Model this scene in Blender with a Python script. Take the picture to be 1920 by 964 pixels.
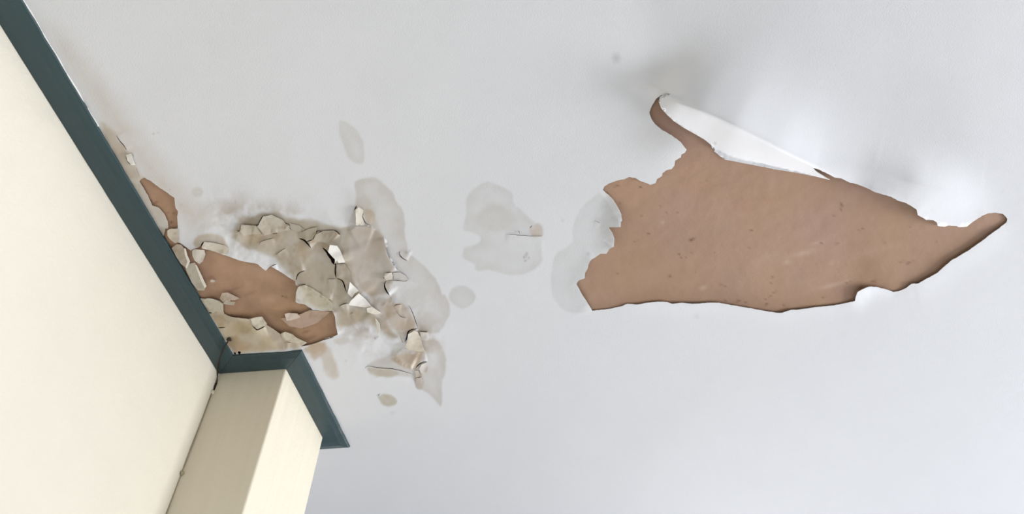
import bpy, math, random
import numpy as np
from mathutils import Vector, Matrix
from mathutils.geometry import delaunay_2d_cdt

# ------------------------------------------------------------------ camera
CAMZ, H = 1.45, 1.25                 # eye height, ceiling height above the eye
CEIL = CAMZ + H
F_PX, YAW, PITCH, ROLL = 1484.2, -0.17332, 0.81683, 0.04181
WALL_X, PIL_W, PIL_Y1, PIL_Y2, TR_W, TR_D = -0.99857, 0.17829, 1.46453, 1.76901, 0.05951, 0.0081
XR, YF, YB = 4.2, 14.0, -2.4          # right wall, far wall, back wall
scene = bpy.context.scene
for o in list(bpy.data.objects): bpy.data.objects.remove(o)

def cam_rows():
    f = np.array([math.sin(YAW)*math.cos(PITCH), math.cos(YAW)*math.cos(PITCH), math.sin(PITCH)])
    r = np.array([math.cos(YAW), -math.sin(YAW), 0.0]); u = np.cross(r, f)
    c, s = math.cos(ROLL), math.sin(ROLL)
    return np.array([c*r+s*u, -s*r+c*u, f])
RR = cam_rows()
cd = bpy.data.cameras.new('camera'); cam = bpy.data.objects.new('camera', cd)
scene.collection.objects.link(cam); scene.camera = cam
M = Matrix.Identity(4)
for i in range(3):
    M[i][0], M[i][1], M[i][2] = RR[0][i], RR[1][i], -RR[2][i]
M[2][3] = CAMZ
cam.matrix_world = M
cd.sensor_width = 36; cd.lens = F_PX/1920*36; cd.clip_start = 0.02

# ------------------------------------------------------------------ light
scene.view_settings.view_transform = 'Standard'
scene.view_settings.look = 'None'
scene.view_settings.exposure = -0.47
scene.view_settings.gamma = 1.0
scene.view_settings.use_curve_mapping = False
w = bpy.data.worlds.new('world'); scene.world = w; w.use_nodes = True
w.node_tree.nodes['Background'].inputs[0].default_value = (0.80, 0.88, 1.0, 1)
w.node_tree.nodes['Background'].inputs[1].default_value = 1.0
def area(name, loc, target, sx, sy, power, col):
    l = bpy.data.lights.new(name, 'AREA'); l.shape = 'RECTANGLE'; l.size = sx; l.size_y = sy
    l.energy = power; l.color = col
    o = bpy.data.objects.new(name, l); scene.collection.objects.link(o); o.location = loc
    d = Vector(target)-Vector(loc); o.rotation_euler = d.to_track_quat('-Z', 'Y').to_euler()
    return o
area('window_light_far', (1.6, YF-0.05, 1.45), (0.6, 0, 1.3), 3.6, 1.9, 1600, (0.98, 0.985, 1.0))
area('window_light_right', (XR-0.05, 1.8, 1.4), (0, .8, 0.8), 1.9, 1.3, 235, (0.96, 0.975, 1.0))

# ------------------------------------------------------------------ helpers
def lin(r, g, b):
    f = lambda c: (c/255/12.92 if c/255 <= 0.04045 else ((c/255+0.055)/1.055)**2.4)
    return np.array([f(r), f(g), f(b)])
def px2w(xy, h=0.0):
    """pixel of the ceiling + distance hanging below it (m) -> world point"""
    xy = np.asarray(xy, float)
    q = np.stack([(xy[..., 0]-960)/F_PX, -(xy[..., 1]-482)/F_PX, np.ones(xy.shape[:-1])], -1) @ RR
    p = q*((H-h)/q[..., 2])[..., None]
    p[..., 2] += CAMZ
    return p
def w2px(P):
    q = (np.asarray(P, float)-np.array([0, 0, CAMZ])) @ RR.T
    z = np.where(q[..., 2] > 0.05, q[..., 2], np.nan)
    r = np.stack([960+F_PX*q[..., 0]/z, 482-F_PX*q[..., 1]/z], -1)
    return np.where(np.isfinite(r), r, -9999.0)
def crop(ox, oy, s, pts): return [(ox+x/s, oy+y/s) for x, y in pts]
C3 = lambda *p: crop(230, 310, 3.856, p)
C4 = lambda *p: crop(420, 360, 3.708, p)
C5 = lambda *p: crop(350, 500, 4.82, p)
C6 = lambda *p: crop(600, 320, 4.015, p)
C7 = lambda *p: crop(600, 530, 3.708, p)
C8 = lambda *p: crop(820, 300, 3.013, p)
C9 = lambda *p: crop(170, 210, 3.706, p)
REC = 1.3
rs = np.random.RandomState(7); random.seed(7)

def vnoise(x, y, s, seed=0):
    x = x/s+seed*17.3; y = y/s+seed*9.1
    xi, yi = np.floor(x), np.floor(y); fx, fy = x-xi, y-yi
    fx = fx**3*(fx*(fx*6-15)+10); fy = fy**3*(fy*(fy*6-15)+10)
    def hsh(a, b):
        v = np.sin(a*127.1+b*311.7+seed*74.7)*43758.5453
        return v-np.floor(v)
    a, b, c, d = hsh(xi, yi), hsh(xi+1, yi), hsh(xi, yi+1), hsh(xi+1, yi+1)
    return (a*(1-fx)+b*fx)*(1-fy)+(c*(1-fx)+d*fx)*fy
def fbm(x, y, s, seed=0, o=3):
    t = 0; a = 1; n = 0
    for i in range(o):
        t = t+a*(vnoise(x, y, s/2**i, seed+i*3)-0.5); n += a; a *= 0.55
    return t/n*2
def rough(poly, step=3.5, amp=0.7, closed=True, seed=0):
    """subdivide a traced outline and fray it a little"""
    P = [np.array(p, float) for p in poly]; out = []
    n = len(P) if closed else len(P)-1
    for i in range(n):
        a, b = P[i], P[(i+1) % len(P)]; d = b-a; L = np.hypot(*d)
        k = max(1, int(L/step)); nr = np.array([-d[1], d[0]])/max(L, 1e-6)
        for j in range(k):
            t = j/k; o = 0 if j == 0 else amp*float(fbm(np.array(a[0]+d[0]*t), np.array(a[1]+d[1]*t), 5.0, 5+seed))
            out.append(tuple(a+d*t+nr*o))
    if not closed: out.append(tuple(P[-1]))
    return out
def smooth(poly, it=1, closed=True):
    for _ in range(it):
        n = len(poly); o = []
        rng = range(n) if closed else range(n-1)
        if not closed: o.append(poly[0])
        for i in rng:
            a, b = np.array(poly[i]), np.array(poly[(i+1) % n])
            o += [tuple(a*.75+b*.25), tuple(a*.25+b*.75)]
        if not closed: o.append(poly[-1])
        poly = o
    return poly
def inpoly(x, y, poly):
    r = np.zeros(x.shape, bool); P = np.array(poly); lo = P.min(0); hi = P.max(0)
    m = np.where((x >= lo[0]) & (x <= hi[0]) & (y >= lo[1]) & (y <= hi[1]))[0]
    if len(m) == 0: return r
    X, Y = x[m], y[m]; c = np.zeros(len(m), bool)
    j = len(P)-1
    for i in range(len(P)):
        xi, yi = P[i]; xj, yj = P[j]
        if yi != yj:
            c ^= ((yi > Y) != (yj > Y)) & (X < (xj-xi)*(Y-yi)/(yj-yi)+xi)
        j = i
    r[m] = c; return r
def pdist(x, y, poly, closed=False):
    """distance to a polyline, parameter along it (0..1), signed side"""
    P = np.array(poly, float)
    if closed: P = np.vstack([P, P[:1]])
    L = np.hypot(*(P[1:]-P[:-1]).T); S = np.concatenate([[0], np.cumsum(L)])
    best = np.full(x.shape, 1e9); par = np.zeros(x.shape); side = np.zeros(x.shape)
    for i in range(len(P)-1):
        d = P[i+1]-P[i]; l2 = max(d@d, 1e-9)
        t = np.clip(((x-P[i][0])*d[0]+(y-P[i][1])*d[1])/l2, 0, 1)
        dx = x-P[i][0]-t*d[0]; dy = y-P[i][1]-t*d[1]; q = np.hypot(dx, dy)
        m = q < best
        best = np.where(m, q, best); par = np.where(m, (S[i]+t*L[i])/S[-1], par)
        side = np.where(m, np.sign(d[0]*dy-d[1]*dx), side)
    return best, par, side
def sst(a, b, x):
    t = np.clip((x-a)/(b-a), 0, 1); return t*t*(3-2*t)

# ------------------------------------------------------------------ traced outlines
FLAP_EDGE = [(1257,174.5),(1242,179.5),(1237,183),(1235,191),(1239.7,203),(1250,214.6),(1263,227),(1281.4,239.4),(1302,251),(1320.4,261.5),(1333.4,272),(1336,278.4),(1340.7,280.5),(1339,284),(1350.4,292.8),(1359.5,299.3),(1398.5,307),(1450.6,317),(1502.7,325.8),(1528.8,331),(1555.8,337.5)]
BIG_LEFT = [(1258.5,175.9),(1239.7,178.6),(1230.6,185),(1222.8,197.7),(1217.6,210.7),(1221,222.4),(1228,233),(1239.7,243),(1260.5,255),(1276,266.7),(1287.3,281),(1284,286.8),(1277.4,290),(1276.7,295.4),(1265.7,301.4),(1264.4,311),(1259,317.5),(1248.8,319.6),(1242,325),(1241.5,330),(1232,335.7),(1229,343.5),(1219.4,346.7),(1211,343),(1203,340.4),(1190,333.6),(1179.8,331.8),(1169.4,336.5),(1156,338.9),(1143,343.5),(1133,350),(1130.3,356.6)]
BIG_TONGUE = [(1139.8,365),(1149.6,374.8),(1158,388.8),(1165,402.8),(1166.4,414),(1164,416.8),(1163.6,426),(1141,426.6),(1148,437.8),(1151.8,447.6),(1151,463),(1142.6,467),(1137,476),(1125.8,476)]
BIG_LL = [(1118.8,481),(1108,488),(1103.4,496.6),(1102,503.6),(1097,512),(1096.4,521.8),(1085,526),(1081,533),(1092,554),(1102,569.4),(1110.4,582.9)]
BIG_BOT = [(1144,579.2),(1163.6,575),(1176,570),(1194.4,571.4),(1214,568),(1233.6,565.8),(1250.4,566.6),(1260,570),(1278.4,568),(1298,570),(1312,569.4),(1326,568),(1348.4,568),(1368,572),(1398.8,577),(1434,583.5),(1455.8,586.8),(1466.7,586.8),(1483,581.4),(1496.5,581),(1531.7,576),(1564,573),(1585.8,568.6),(1603.4,564.6)]
BIG_CURL = [(1604.8,556.5),(1607.5,548.3),(1615.6,543.5),(1629,538),(1642.7,538.3),(1661.7,543),(1675.2,547.8)]
BIG_LR = [(1684.7,546.4),(1699.6,540),(1709,532.6),(1722.6,531.5),(1732,526),(1757.8,511.8),(1767.3,502.8),(1782,490),(1814.6,470.8),(1843.3,450.5),(1867.3,432.5),(1887.5,417),(1888.9,411)]
BIG_RT = [(1885.7,406.5),(1880.5,401.4),(1867.3,399),(1853,400),(1841,405),(1826.6,414.5),(1813.4,424.8),(1796.6,426),(1794.2,424),(1778.6,423),(1771.5,425.3),(1758.3,423.6)]
BIG_TOP = [(1757,417.6),(1749.9,413),(1736.7,413),(1729.5,408),(1721,403.7),(1718.7,393),(1699.6,381),(1682.8,376),(1670.8,369),(1656.5,365.4),(1637,358.7),(1620.5,350.6),(1608.5,346),(1594,342.7),(1577.4,334.7),(1565.4,333),(1550,325),(1534,317.5),(1523.5,314.6),(1529.5,321),(1539,327)]
HOLE_BIG = (rough(BIG_LEFT+BIG_TONGUE+BIG_LL+BIG_BOT+BIG_CURL+BIG_LR+BIG_RT+BIG_TOP, 4, .8, False)[:-1]
            + rough(FLAP_EDGE[::-1], 5, .25, False)[:-1])
HOLE_STRIP = rough(C9((370,455),(420,482),(470,520),(530,560),(583,598),(585,640),(590,668),(605,690),(600,730),(605,808),(560,812),(535,822),(540,800),(535,760),(510,710),(470,665),(425,650),(415,625),(400,590),(370,540),(338,485),(350,468)), 3, .8)
HOLE_LEFT = rough([(310,429),(321,429),(331,455),(336,455),(346.7,462),(358,470),(362,467),(375,465.6),(396,469.5),(421,478.6)]
    + C4((120,480),(230,500),(260,525),(290,548),(320,520),(340,525),(400,560),(460,600),(495,620),(500,650),(530,658),(512,690),(500,720),(497,765))
    + C5((1000,330),(1060,340),(1110,370),(1150,400),(1220,402),(1315,400),(1340,450),(1345,520),(1365,615),(1325,635),(1250,650),(1150,690),(1040,718),(1085,690),(1000,650),(950,610),(900,595),(860,595),(845,610),(800,580),(720,530),(680,455),(640,455),(600,465),(560,475),(500,470),(400,455),(340,430),(328,400),(325,345),(300,312),(270,303),(220,292),(160,290))
    + [(372,560),(330,495),(305,450)], 3.2, .7)
# cracks: points, width px, lift m, side (+1/-1), reach px
CR = []
def crack(pts, wd=2.2, lift=.005, side=1, reach=14):
    lift *= .38 if pts[0][0] > 640 else .6; CR.append((smooth(pts, 1, False), wd, lift, side, reach))
crack(C4((520,325),(548,330),(570,347),(605,390)), 4.2, .008, -1, 16)
crack(C4((572,346),(615,335),(630,300),(645,275),(675,270)), 2.6, .007, 1)
crack(C4((200,230),(235,237),(255,195),(272,162)), 3.0, .008, 1, 18)
crack(C4((85,270),(110,275),(115,245),(122,225)), 2.0, .006, 1)
crack(C4((335,292),(372,284)), 2.2, .005, -1)
crack(C4((430,220),(442,222),(456,238)), 2.0, .005, 1)
crack(C4((685,388),(712,412),(738,452),(765,478),(778,515)), 6.5, .010, -1, 22)
crack(C4((776,500),(772,550),(780,600)), 3.2, .007, -1, 16)
crack(C4((780,602),(820,612),(835,640),(845,680),(855,697)), 3.0, .007, -1, 16)
crack(C4((760,262),(785,278),(805,300)), 2.4, .006, 1)
crack(C4((500,618),(508,578),(530,557),(565,546)), 2.4, .007, -1, 16)
crack(C4((502,662),(535,650),(572,643)), 3.0, .006, 1)
crack(C4((300,540),(325,518),(368,503)), 2.6, .005, 1)
crack(C4((670,740),(710,740),(745,753)), 2.0, .005, -1)
crack(C4((800,797),(825,780),(862,775)), 2.0, .006, 1)
crack(C4((718,605),(782,605)), 1.3, .003, 1)
crack(C4((245,370),(252,350),(275,338),(350,320)), 1.1, .003, 1)
crack(C4((360,440),(390,412),(430,392)), 1.0, .003, 1)
crack(C4((905,130),(925,95)), 2.4, .008, 1, 18)
crack(C4((875,850),(900,838)), 1.2, .003, 1)
crack(C3((510,606),(545,603),(565,590),(585,550)), 3.6, .008, 1)
crack(C5((280,556),(315,552),(350,551)), 2.4, .004, 1)
crack(C5((592,535),(615,560),(632,575),(665,562),(710,540)), 3.2, .006, 1, 16)
crack(C5((195,418),(228,420)), 3.0, .004, 1)
crack(C5((900,684),(925,686),(942,694)), 1.6, .004, 1)
crack(C5((1030,722),(1150,692),(1250,655),(1335,638)), 3.4, .008, -1, 16)
crack(C7((313,600),(320,582),(345,580),(385,590),(440,596),(500,598),(560,612),(650,638)), 2.0, .003, 1, 14)
crack(C7((662,598),(685,570),(715,552),(748,548)), 2.4, .008, -1, 16)
crack(C7((668,662),(705,656)), 2.0, .004, 1)
crack(C7((588,418),(604,385),(608,350),(632,328),(685,320)), 3.4, .008, 1, 18)
crack(C7((685,336),(720,344),(752,343)), 2.2, .006, 1)
crack(C7((402,790),(418,773)), 1.4, .004, 1)
crack(C7((515,162),(535,153),(562,153)), 2.0, .005, 1)
crack(C7((618,155),(632,190),(650,225),(664,270),(680,318)), 1.8, .006, 1, 16)
crack(C7((540,200),(545,225),(565,240),(605,248)), 1.5, .005, 1)
crack(C7((445,0),(455,45),(484,90)), 2.2, .006, -1, 16)
crack(C6((602,606),(596,630),(620,660),(662,680)), 2.0, .007, -1, 18)
crack(C6((478,815),(492,785),(530,766)), 2.4, .007, 1, 14)
crack(C6((502,828),(482,855),(492,905),(527,942)), 2.2, .007, -1, 18)
crack(C6((480,490),(492,560),(510,640),(550,705),(590,760)), 1.0, .007, 1, 18)
crack(C6((327,320),(320,350),(342,395),(385,412)), 1.3, .005, -1)
crack(C6((500,826),(580,828),(652,836),(662,810)), 1.2, .005, 1)
crack(C6((105,445),(130,462),(152,487)), 2.2, .006, 1)
crack(C8((380,418),(460,425),(530,431),(600,430)), 1.5, .0035, 1, 14)
crack(C8((458,398),(465,420)), 1.6, .003, 1, 8)
crack(C8((524,386),(536,371)), 1.4, .003, 1, 8)
crack(C8((888,345),(905,349),(920,362)), 1.3, .003, 1, 8)
crack(C9((175,160),(205,205),(240,245),(250,268)), 2.0, .004, -1, 12)
crack(C9((245,300),(250,335),(275,368),(308,370)), 1.6, .006, -1, 12)
crack(C9((308,372),(322,410),(345,465)), 1.4, .004, 1, 12)
crack(C5((845,607),(870,592),(900,594)), 1.6, .004, 1)
BIGF = sum([[(448.6,658.6),(451.2,660),(451.6,662.4),(449.8,664.2),(447,664),(445.6,661.8),(446.4,659.4)]], [])
HOLES_SMALL = [BIGF, [(439,660.6),(442,661.4),(442.6,664),(440,665),(437.6,663)]]
# dark wedge beside the white flake, and other open gaps
HOLES_SMALL.append(C4((735,452),(775,462),(780,492),(765,505),(748,492)))
HOLES_SMALL.append(C3((512,606),(560,597),(584,556),(592,580),(570,600),(600,612)))

def slit(pts, wd):
    P = np.array(pts); n = len(P); L = np.r_[0, np.cumsum(np.hypot(*(P[1:]-P[:-1]).T))]; L = L/L[-1]
    T = np.gradient(P, axis=0); T /= np.maximum(np.hypot(*T.T)[:, None], 1e-6); N = np.stack([-T[:, 1], T[:, 0]], 1)
    k = (np.clip(4*L*(1-L), 0, 1)**.5)*wd/2*.78*(0.85+0.3*rs.rand(n))
    a = P+N*k[:, None]; b = P-N*k[:, None]
    return [tuple(v) for v in a]+[tuple(v) for v in b[1:-1][::-1]]
SLITS = [slit(rough(c[0], 2.5, .7, False, i), c[1]) for i, c in enumerate(CR)]
HOLES = [HOLE_BIG, HOLE_STRIP, HOLE_LEFT]+HOLES_SMALL+SLITS

# ------------------------------------------------------------------ how far the paint sags below the ceiling (m)
R0, R1 = np.array([1256., 178.]), np.array([1528., 315.])
RD = R1-R0; RL = np.hypot(*RD); RDn = RD/RL; RN = np.array([RDn[1], -RDn[0]])   # RN points up-right
FLAP_SIDE = FLAP_EDGE+[(1700,420),(1990,420),(1990,-300),(1262,-300)]
def lip(x, y, h, pts, lift, reach, side=0, ends=.12, mask=None, p=1.6, hs=None):
    P = np.array(pts); m = (x > P[:, 0].min()-3*reach) & (x < P[:, 0].max()+3*reach) & (y > P[:, 1].min()-3*reach) & (y < P[:, 1].max()+3*reach)
    i = np.where(m)[0]
    if len(i) == 0: return
    d, t, s = pdist(x[i], y[i], pts)
    if hs is None: a = sst(0, ends, t)*sst(0, ends, 1-t)*lift
    else: a = np.interp(t, np.linspace(0, 1, len(hs)), hs)
    v = a*np.exp(-(d/reach)**p)
    if side: v = v*(s == side)
    if mask is not None: v = v*mask[i]
    h[i] += v
def si(s, xs, ys, w=.05):
    g = np.linspace(xs[0]-.5, xs[-1]+.5, 1201); v = np.interp(g, xs, ys); dx = g[1]-g[0]
    k = np.exp(-(np.arange(-int(3*w/dx)-1, int(3*w/dx)+2)*dx/w)**2/2); k /= k.sum(); n = len(k)//2
    v = np.convolve(np.pad(v, n, 'edge'), k, 'valid')
    return np.interp(s, g, v)
def sag(x, y):
    h = np.zeros(x.shape)
    # the great flap: ridge falling off softly to the upper right, folding back up to its free edge
    s = ((x-R0[0])*RDn[0]+(y-R0[1])*RDn[1])/RL
    t = (x-R0[0])*RN[0]+(y-R0[1])*RN[1]
    HR = si(s, [-.24, -.14, -.06, 0, .07, .2, .45, .75, 1.0, 1.25, 1.5], [0, .003, .013, .030, .050, .068, .080, .068, .040, .012, 0], .035)
    HL = (HR**4+(.054*sst(-.16, .10, s)*sst(.6, .15, s))**4)**.25
    up = np.exp(-(np.clip(t-4, 0, None)/si(s, [0, .3, 1], [60, 92, 80], .12))**1.35)
    D = si(s, [0, .1, .3, .5, .75, 1.0], [40, 42, 44, 47, 30, 12], .05)
    u = np.clip((np.sqrt(t*t+36)-t)/2/D, 0, 1.2)
    dn = 1-si(s, [0, .1, .3, .6, 1], [.45, .62, .85, .93, .93], .05)*u**1.1
    side = inpoly(x, y, FLAP_SIDE) | (t > 2)
    k = sst(-7, 7, t); hh = HR*up*k+HL*dn*(1-k)
    off = HR*np.exp(-(np.abs(t)/24)**1.4)
    h += np.where(side & (t > -70), hh, np.where(s < .5, off, 0))
    # second swelling along the right edge
    R2 = [(1535,300),(1640,322),(1740,352),(1840,372),(1900,372)]
    i = np.where((x > 1350) & (y > 20) & (y < 470))[0]
    if len(i):
        d, q, sd = pdist(x[i], y[i], R2)
        dd = np.where(sd > 0, d/85, d/52)
        a = si(q, [0, .25, .5, .75, 1], [0, .018, .040, .038, 0], .08)
        above = y[i] < np.interp(x[i], [1523,1565,1637,1700,1720,1758,1800,1830,1860,1890], [316,334,360,384,404,424,427,418,402,402])
        h[i] += np.where(above, a*np.exp(-dd**1.7)*sst(1905, 1700, x[i]), 0)
    lip(x, y, h, BIG_TOP[:14], 0, 16, hs=[0,.002,.004,.004,.007,.009,.007,.003,.001])
    lip(x, y, h, BIG_LR, .004, 24, ends=.2)
    lip(x, y, h, BIG_TONGUE[:7], 0, 20, hs=[0,.004,.009,.011,.009])
    lip(x, y, h, BIG_TONGUE[7:12], 0, 16, hs=[.004,.008,.009,.004])
    lip(x, y, h, BIG_CURL, 0, 15, hs=[.008,.011,.007,.003,0])
    lip(x, y, h, BIG_LL, .0025, 16); lip(x, y, h, BIG_BOT, .002, 16)
    ls = inpoly(x, y, [(1256,177),(1228,200),(1236,222),(1262,240),(1290,258),(1312,285),(1320,420),(850,420),(850,177)])
    h += np.where(ls, .017*np.exp(-(((x-1285)/75)**2+((y-268)/62)**2))*sst(176, 225, y), 0)
    lip(x, y, h, C4((0,435),(120,480),(230,500),(290,548),(400,560),(495,620)), .0015, 20)
    lip(x, y, h, C5((1315,400),(1345,520),(1365,615)), .004, 12)
    lip(x, y, h, C5((340,430),(500,470),(680,455),(800,580),(950,610),(1085,690)), .004, 10)
    lip(x, y, h, C9((338,485),(400,590),(470,665),(535,760)), .003, 10)
    # the hanging panel and blistered ground of the damaged corner
    lip(x, y, h, C6((150,600),(190,700),(245,830),(340,960)), .006, 26, 0)
    lip(x, y, h, C6((480,490),(510,640),(590,760)), .003, 24, 1)
    lip(x, y, h, C6((205,450),(270,415),(345,412),(420,440)), .004, 26, 1)
    lip(x, y, h, C7((350,160),(420,220),(530,300),(590,400)), .005, 22, 0)
    lip(x, y, h, C7((500,500),(560,560),(650,600)), .008, 22, -1)
    dmg = np.exp(-(pdist(x, y, [(450,430),(560,470),(640,560),(760,640)])[0]/75)**2.5)
    dmg = np.maximum(dmg, np.exp(-(pdist(x, y, [(400,600),(520,640)])[0]/32)**2.5))
    h += dmg*(.0022*fbm(x, y, 34, 2, 3)+.0004*fbm(x, y, 9, 8, 2)+.0020)
    for c in CR: lip(x, y, h, c[0], c[2], c[4], c[3], ends=.15)
    # broad unevenness of old board
    h += .0016*fbm(x, y, 260, 4, 2)*sst(-3000, -500, x)
    return np.maximum(h, -.001)

# ------------------------------------------------------------------ stains in the paint (its own colours)
WHITE = np.array([.735, .742, .765])
ST = []
def stain(pts, col, a=.5, soft=5, ring=0., wob=6, it=1):
    cx = np.mean([p[0] for p in pts]); f = .76 if cx < 830 else .94
    ST.append((smooth(list(pts), it), np.array(col)*f*(np.array([1.07,.985,.88]) if cx < 830 else 1), min(.95, a*(1.2 if cx < 830 else 1.15)), soft, ring, wob))
GREY = (.56,.555,.535); TAN = (.58,.50,.40); OLIVE = (.46,.43,.35); WARM = (.60,.565,.525); YEL = (.66,.57,.38)
stain([(180,225),(205,232),(240,280),(268,335),(300,350),(318,400),(345,470),(300,480),(230,360)], (.62,.56,.47), .5, 7)
stain(C9((60,60),(110,110),(180,165),(245,250),(260,330),(330,400),(345,470),(250,470),(100,190)), TAN, .35, 5)
stain([(130,60),(330,330),(420,420),(330,440),(200,250),(70,40)], (.70,.68,.65), .5, 40)
stain(C8((160,225),(185,180),(240,130),(300,118),(350,145),(400,165),(430,195),(432,250),(480,285),(540,345),(600,380),(602,430),(590,500),(595,590),(540,625),(470,655),(400,655),(330,630),(280,620),(240,635),(205,620),(215,590),(150,565),(137,545),(150,485),(200,485),(245,460),(245,430),(180,410),(137,400),(155,330),(165,270)), GREY, .42, 3, .35, 3)
stain(C8((270,250),(340,230),(400,260),(470,330),(420,400),(330,420),(230,390),(200,340)), (.62,.60,.57), .45, 9)
stain(C8((525,385),(560,350),(602,382),(600,432),(540,440),(520,415)), (.60,.50,.43), .55, 3)
stain(C8((60,765),(90,715),(150,708),(200,730),(222,770),(200,820),(150,845),(100,830),(65,790)), GREY, .48, 2.5, .3, 2)
stain(C8((930,172),(880,210),(820,260),(775,330),(755,400),(770,450),(740,490),(660,530),(640,620),(635,700),(650,780),(700,850),(800,872),(878,852),(1000,700),(1060,400)), (.60,.61,.60), .42, 3, .25, 4)
stain([(632,226),(650,227),(672,245),(683,270),(685,300),(677,311),(655,302),(640,270)], GREY, .26, 3, .5, 3)
stain([(362,352),(376,350),(383,360),(376,370),(364,370),(357,360)], (.60,.58,.54), .30, 2.5, .8, 2)
stain(C6((250,90),(300,60),(390,45),(450,60),(500,120),(550,160),(575,230),(630,300),(640,380),(640,480),(665,560),(662,615),(750,680),(830,760),(900,850),(925,940))
      + C7((860,70),(895,130),(910,220),(870,290),(815,372),(600,330),(450,330),(300,240),(240,60))
      + C6((150,650),(160,540),(215,390),(255,290),(275,190)), (.56,.545,.525), .40, 3, .35, 3)
stain(C6((270,190),(330,150),(400,260),(450,420),(500,600),(420,700),(350,560),(330,420),(280,300)), (.66,.66,.655), .55, 9)
stain(C6((205,430),(345,412),(430,440),(490,520),(510,640),(580,750),(520,935),(340,960),(190,700),(150,600)), (.56,.52,.485), .70, 5, .12, 4)
stain(C6((330,280),(430,300),(400,420),(350,410),(320,350)), TAN, .5, 4)
stain(C6((120,700),(190,700),(240,780),(240,850),(150,830)), (.45,.37,.29), .6, 4)
stain(C7((430,190),(480,300),(560,380),(600,370),(690,330),(620,180),(540,130),(440,160)), (.60,.52,.44), .62, 5)
stain(C7((430,330),(480,360),(560,400),(520,370),(440,280)), (.50,.38,.28), .55, 4)
stain(C7((480,510),(520,470),(600,440),(700,400),(810,385),(860,460),(885,560),(870,650),(850,690),(850,885),(800,825),(725,750),(670,745),(665,670),(560,650),(430,665),(340,620),(315,590),(370,540)), (.56,.54,.51), .42, 3, .35, 3)
stain(C7((320,590),(400,590),(560,615),(530,650),(420,668),(350,640)), (.55,.51,.41), .5, 3)
stain(C7((480,520),(600,480),(720,500),(700,570),(660,620),(560,600)), (.62,.53,.44), .62, 5)
stain(C7((660,650),(715,640),(725,740),(680,742)), (.58,.49,.41), .5, 3)
stain(C7((590,440),(660,380),(700,400),(730,540),(640,480)), (.66,.58,.48), .6, 4)
stain(C7((400,800),(420,775),(480,770),(540,810),(535,845),(480,868),(425,850)), (.56,.54,.46), .58, 2.5, .3, 2)
stain(C7((480,890),(520,890),(525,915),(495,920)), GREY, .18, 4)
stain(C4((55,260),(100,200),(200,175),(290,130),(400,145),(480,190),(640,195),(800,240),(890,240),(850,330),(900,560),(964,760),(964,900),(780,960),(770,820),(600,800),(500,640),(440,560),(360,470),(240,430),(150,390),(70,330)), (.53,.505,.44), .62, 6, .1, 7)
stain(C4((70,250),(130,225),(270,290),(250,370),(200,380),(100,320)), (.55,.48,.36), .55, 7)
stain(C4((240,150),(420,180),(450,260),(340,290),(280,300)), (.58,.52,.42), .45, 8)
stain(C4((500,320),(640,270),(780,270),(800,340),(740,400),(640,380)), (.44,.40,.33), .5, 8)
stain(C4((740,270),(800,290),(810,350),(730,360)), (.40,.33,.26), .5, 6)
stain(C4((360,410),(480,400),(640,480),(700,640),(640,640),(540,600),(480,590),(330,510)), (.60,.61,.60), .45, 12)
stain(C4((640,540),(860,600),(860,760),(640,700)), (.47,.46,.40), .5, 8)
stain(C4((510,680),(600,650),(760,730),(760,820),(560,790)), YEL, .38, 7)
stain(C4((0,370),(30,380),(35,430),(0,440)), (.55,.47,.33), .5, 3)
stain(C7((110,190),(330,180),(400,230),(250,300),(120,330)), (.50,.46,.37), .6, 7)
stain(C7((330,250),(420,230),(500,330),(560,390),(450,360)), (.58,.52,.45), .5, 5)
stain(C7((90,380),(210,380),(200,430),(110,435)), (.58,.55,.50), .35, 4)
stain(C7((0,400),(60,420),(140,600),(140,670),(60,680),(0,560)), (.64,.59,.52), .5, 6)
stain(C7((-110,420),(30,405),(60,470),(10,520),(-60,560)), (.60,.48,.36), .6, 6)
stain(C3((500,570),(525,510),(620,485),(720,505),(765,575),(765,640),(700,650),(560,620)), (.62,.55,.44), .55, 4, .3, 3)
stain(C5((100,250),(330,330),(420,440),(700,440),(1080,680),(1040,735),(860,750),(600,780),(400,790),(340,650),(200,420)), (.80,.76,.66), .75, 4)
stain(C5((420,480),(560,480),(620,590),(480,640),(400,560)), (.60,.53,.33), .62, 10)
stain(C5((400,640),(470,600),(520,680),(600,700),(560,760),(470,770),(420,740)), (.60,.42,.26), .6, 6)
stain(C5((170,300),(330,340),(330,400),(250,400),(200,400)), (.58,.54,.42), .6, 5)
stain(C5((220,420),(330,440),(360,520),(300,560),(250,500)), (.62,.49,.35), .6, 5)
stain(C5((380,640),(430,640),(450,760),(500,780),(410,800),(360,700)), (.42,.28,.17), .6, 5)
stain(C5((1080,690),(1250,660),(1260,720),(1150,800),(1050,770)), (.60,.50,.38), .5, 6)
stain(C7((60,150),(330,185),(480,320),(600,410),(480,395),(330,290),(220,300),(110,350)), (.50,.45,.37), .5, 9)
stain(C4((70,260),(200,185),(400,160),(640,205),(820,255),(860,560),(860,740),(780,800),(600,770),(500,620),(380,480),(200,400)), (.52,.46,.36), .38, 14)
stain(C5((170,300),(330,400),(340,440),(640,590),(830,640),(840,740),(640,770),(430,780),(330,640)), (.62,.53,.37), .40, 8)
stain([(1338,266),(1343,265),(1343,271),(1339,273)], (.45,.42,.42), .55, 1.5, 0, 1)
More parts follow.
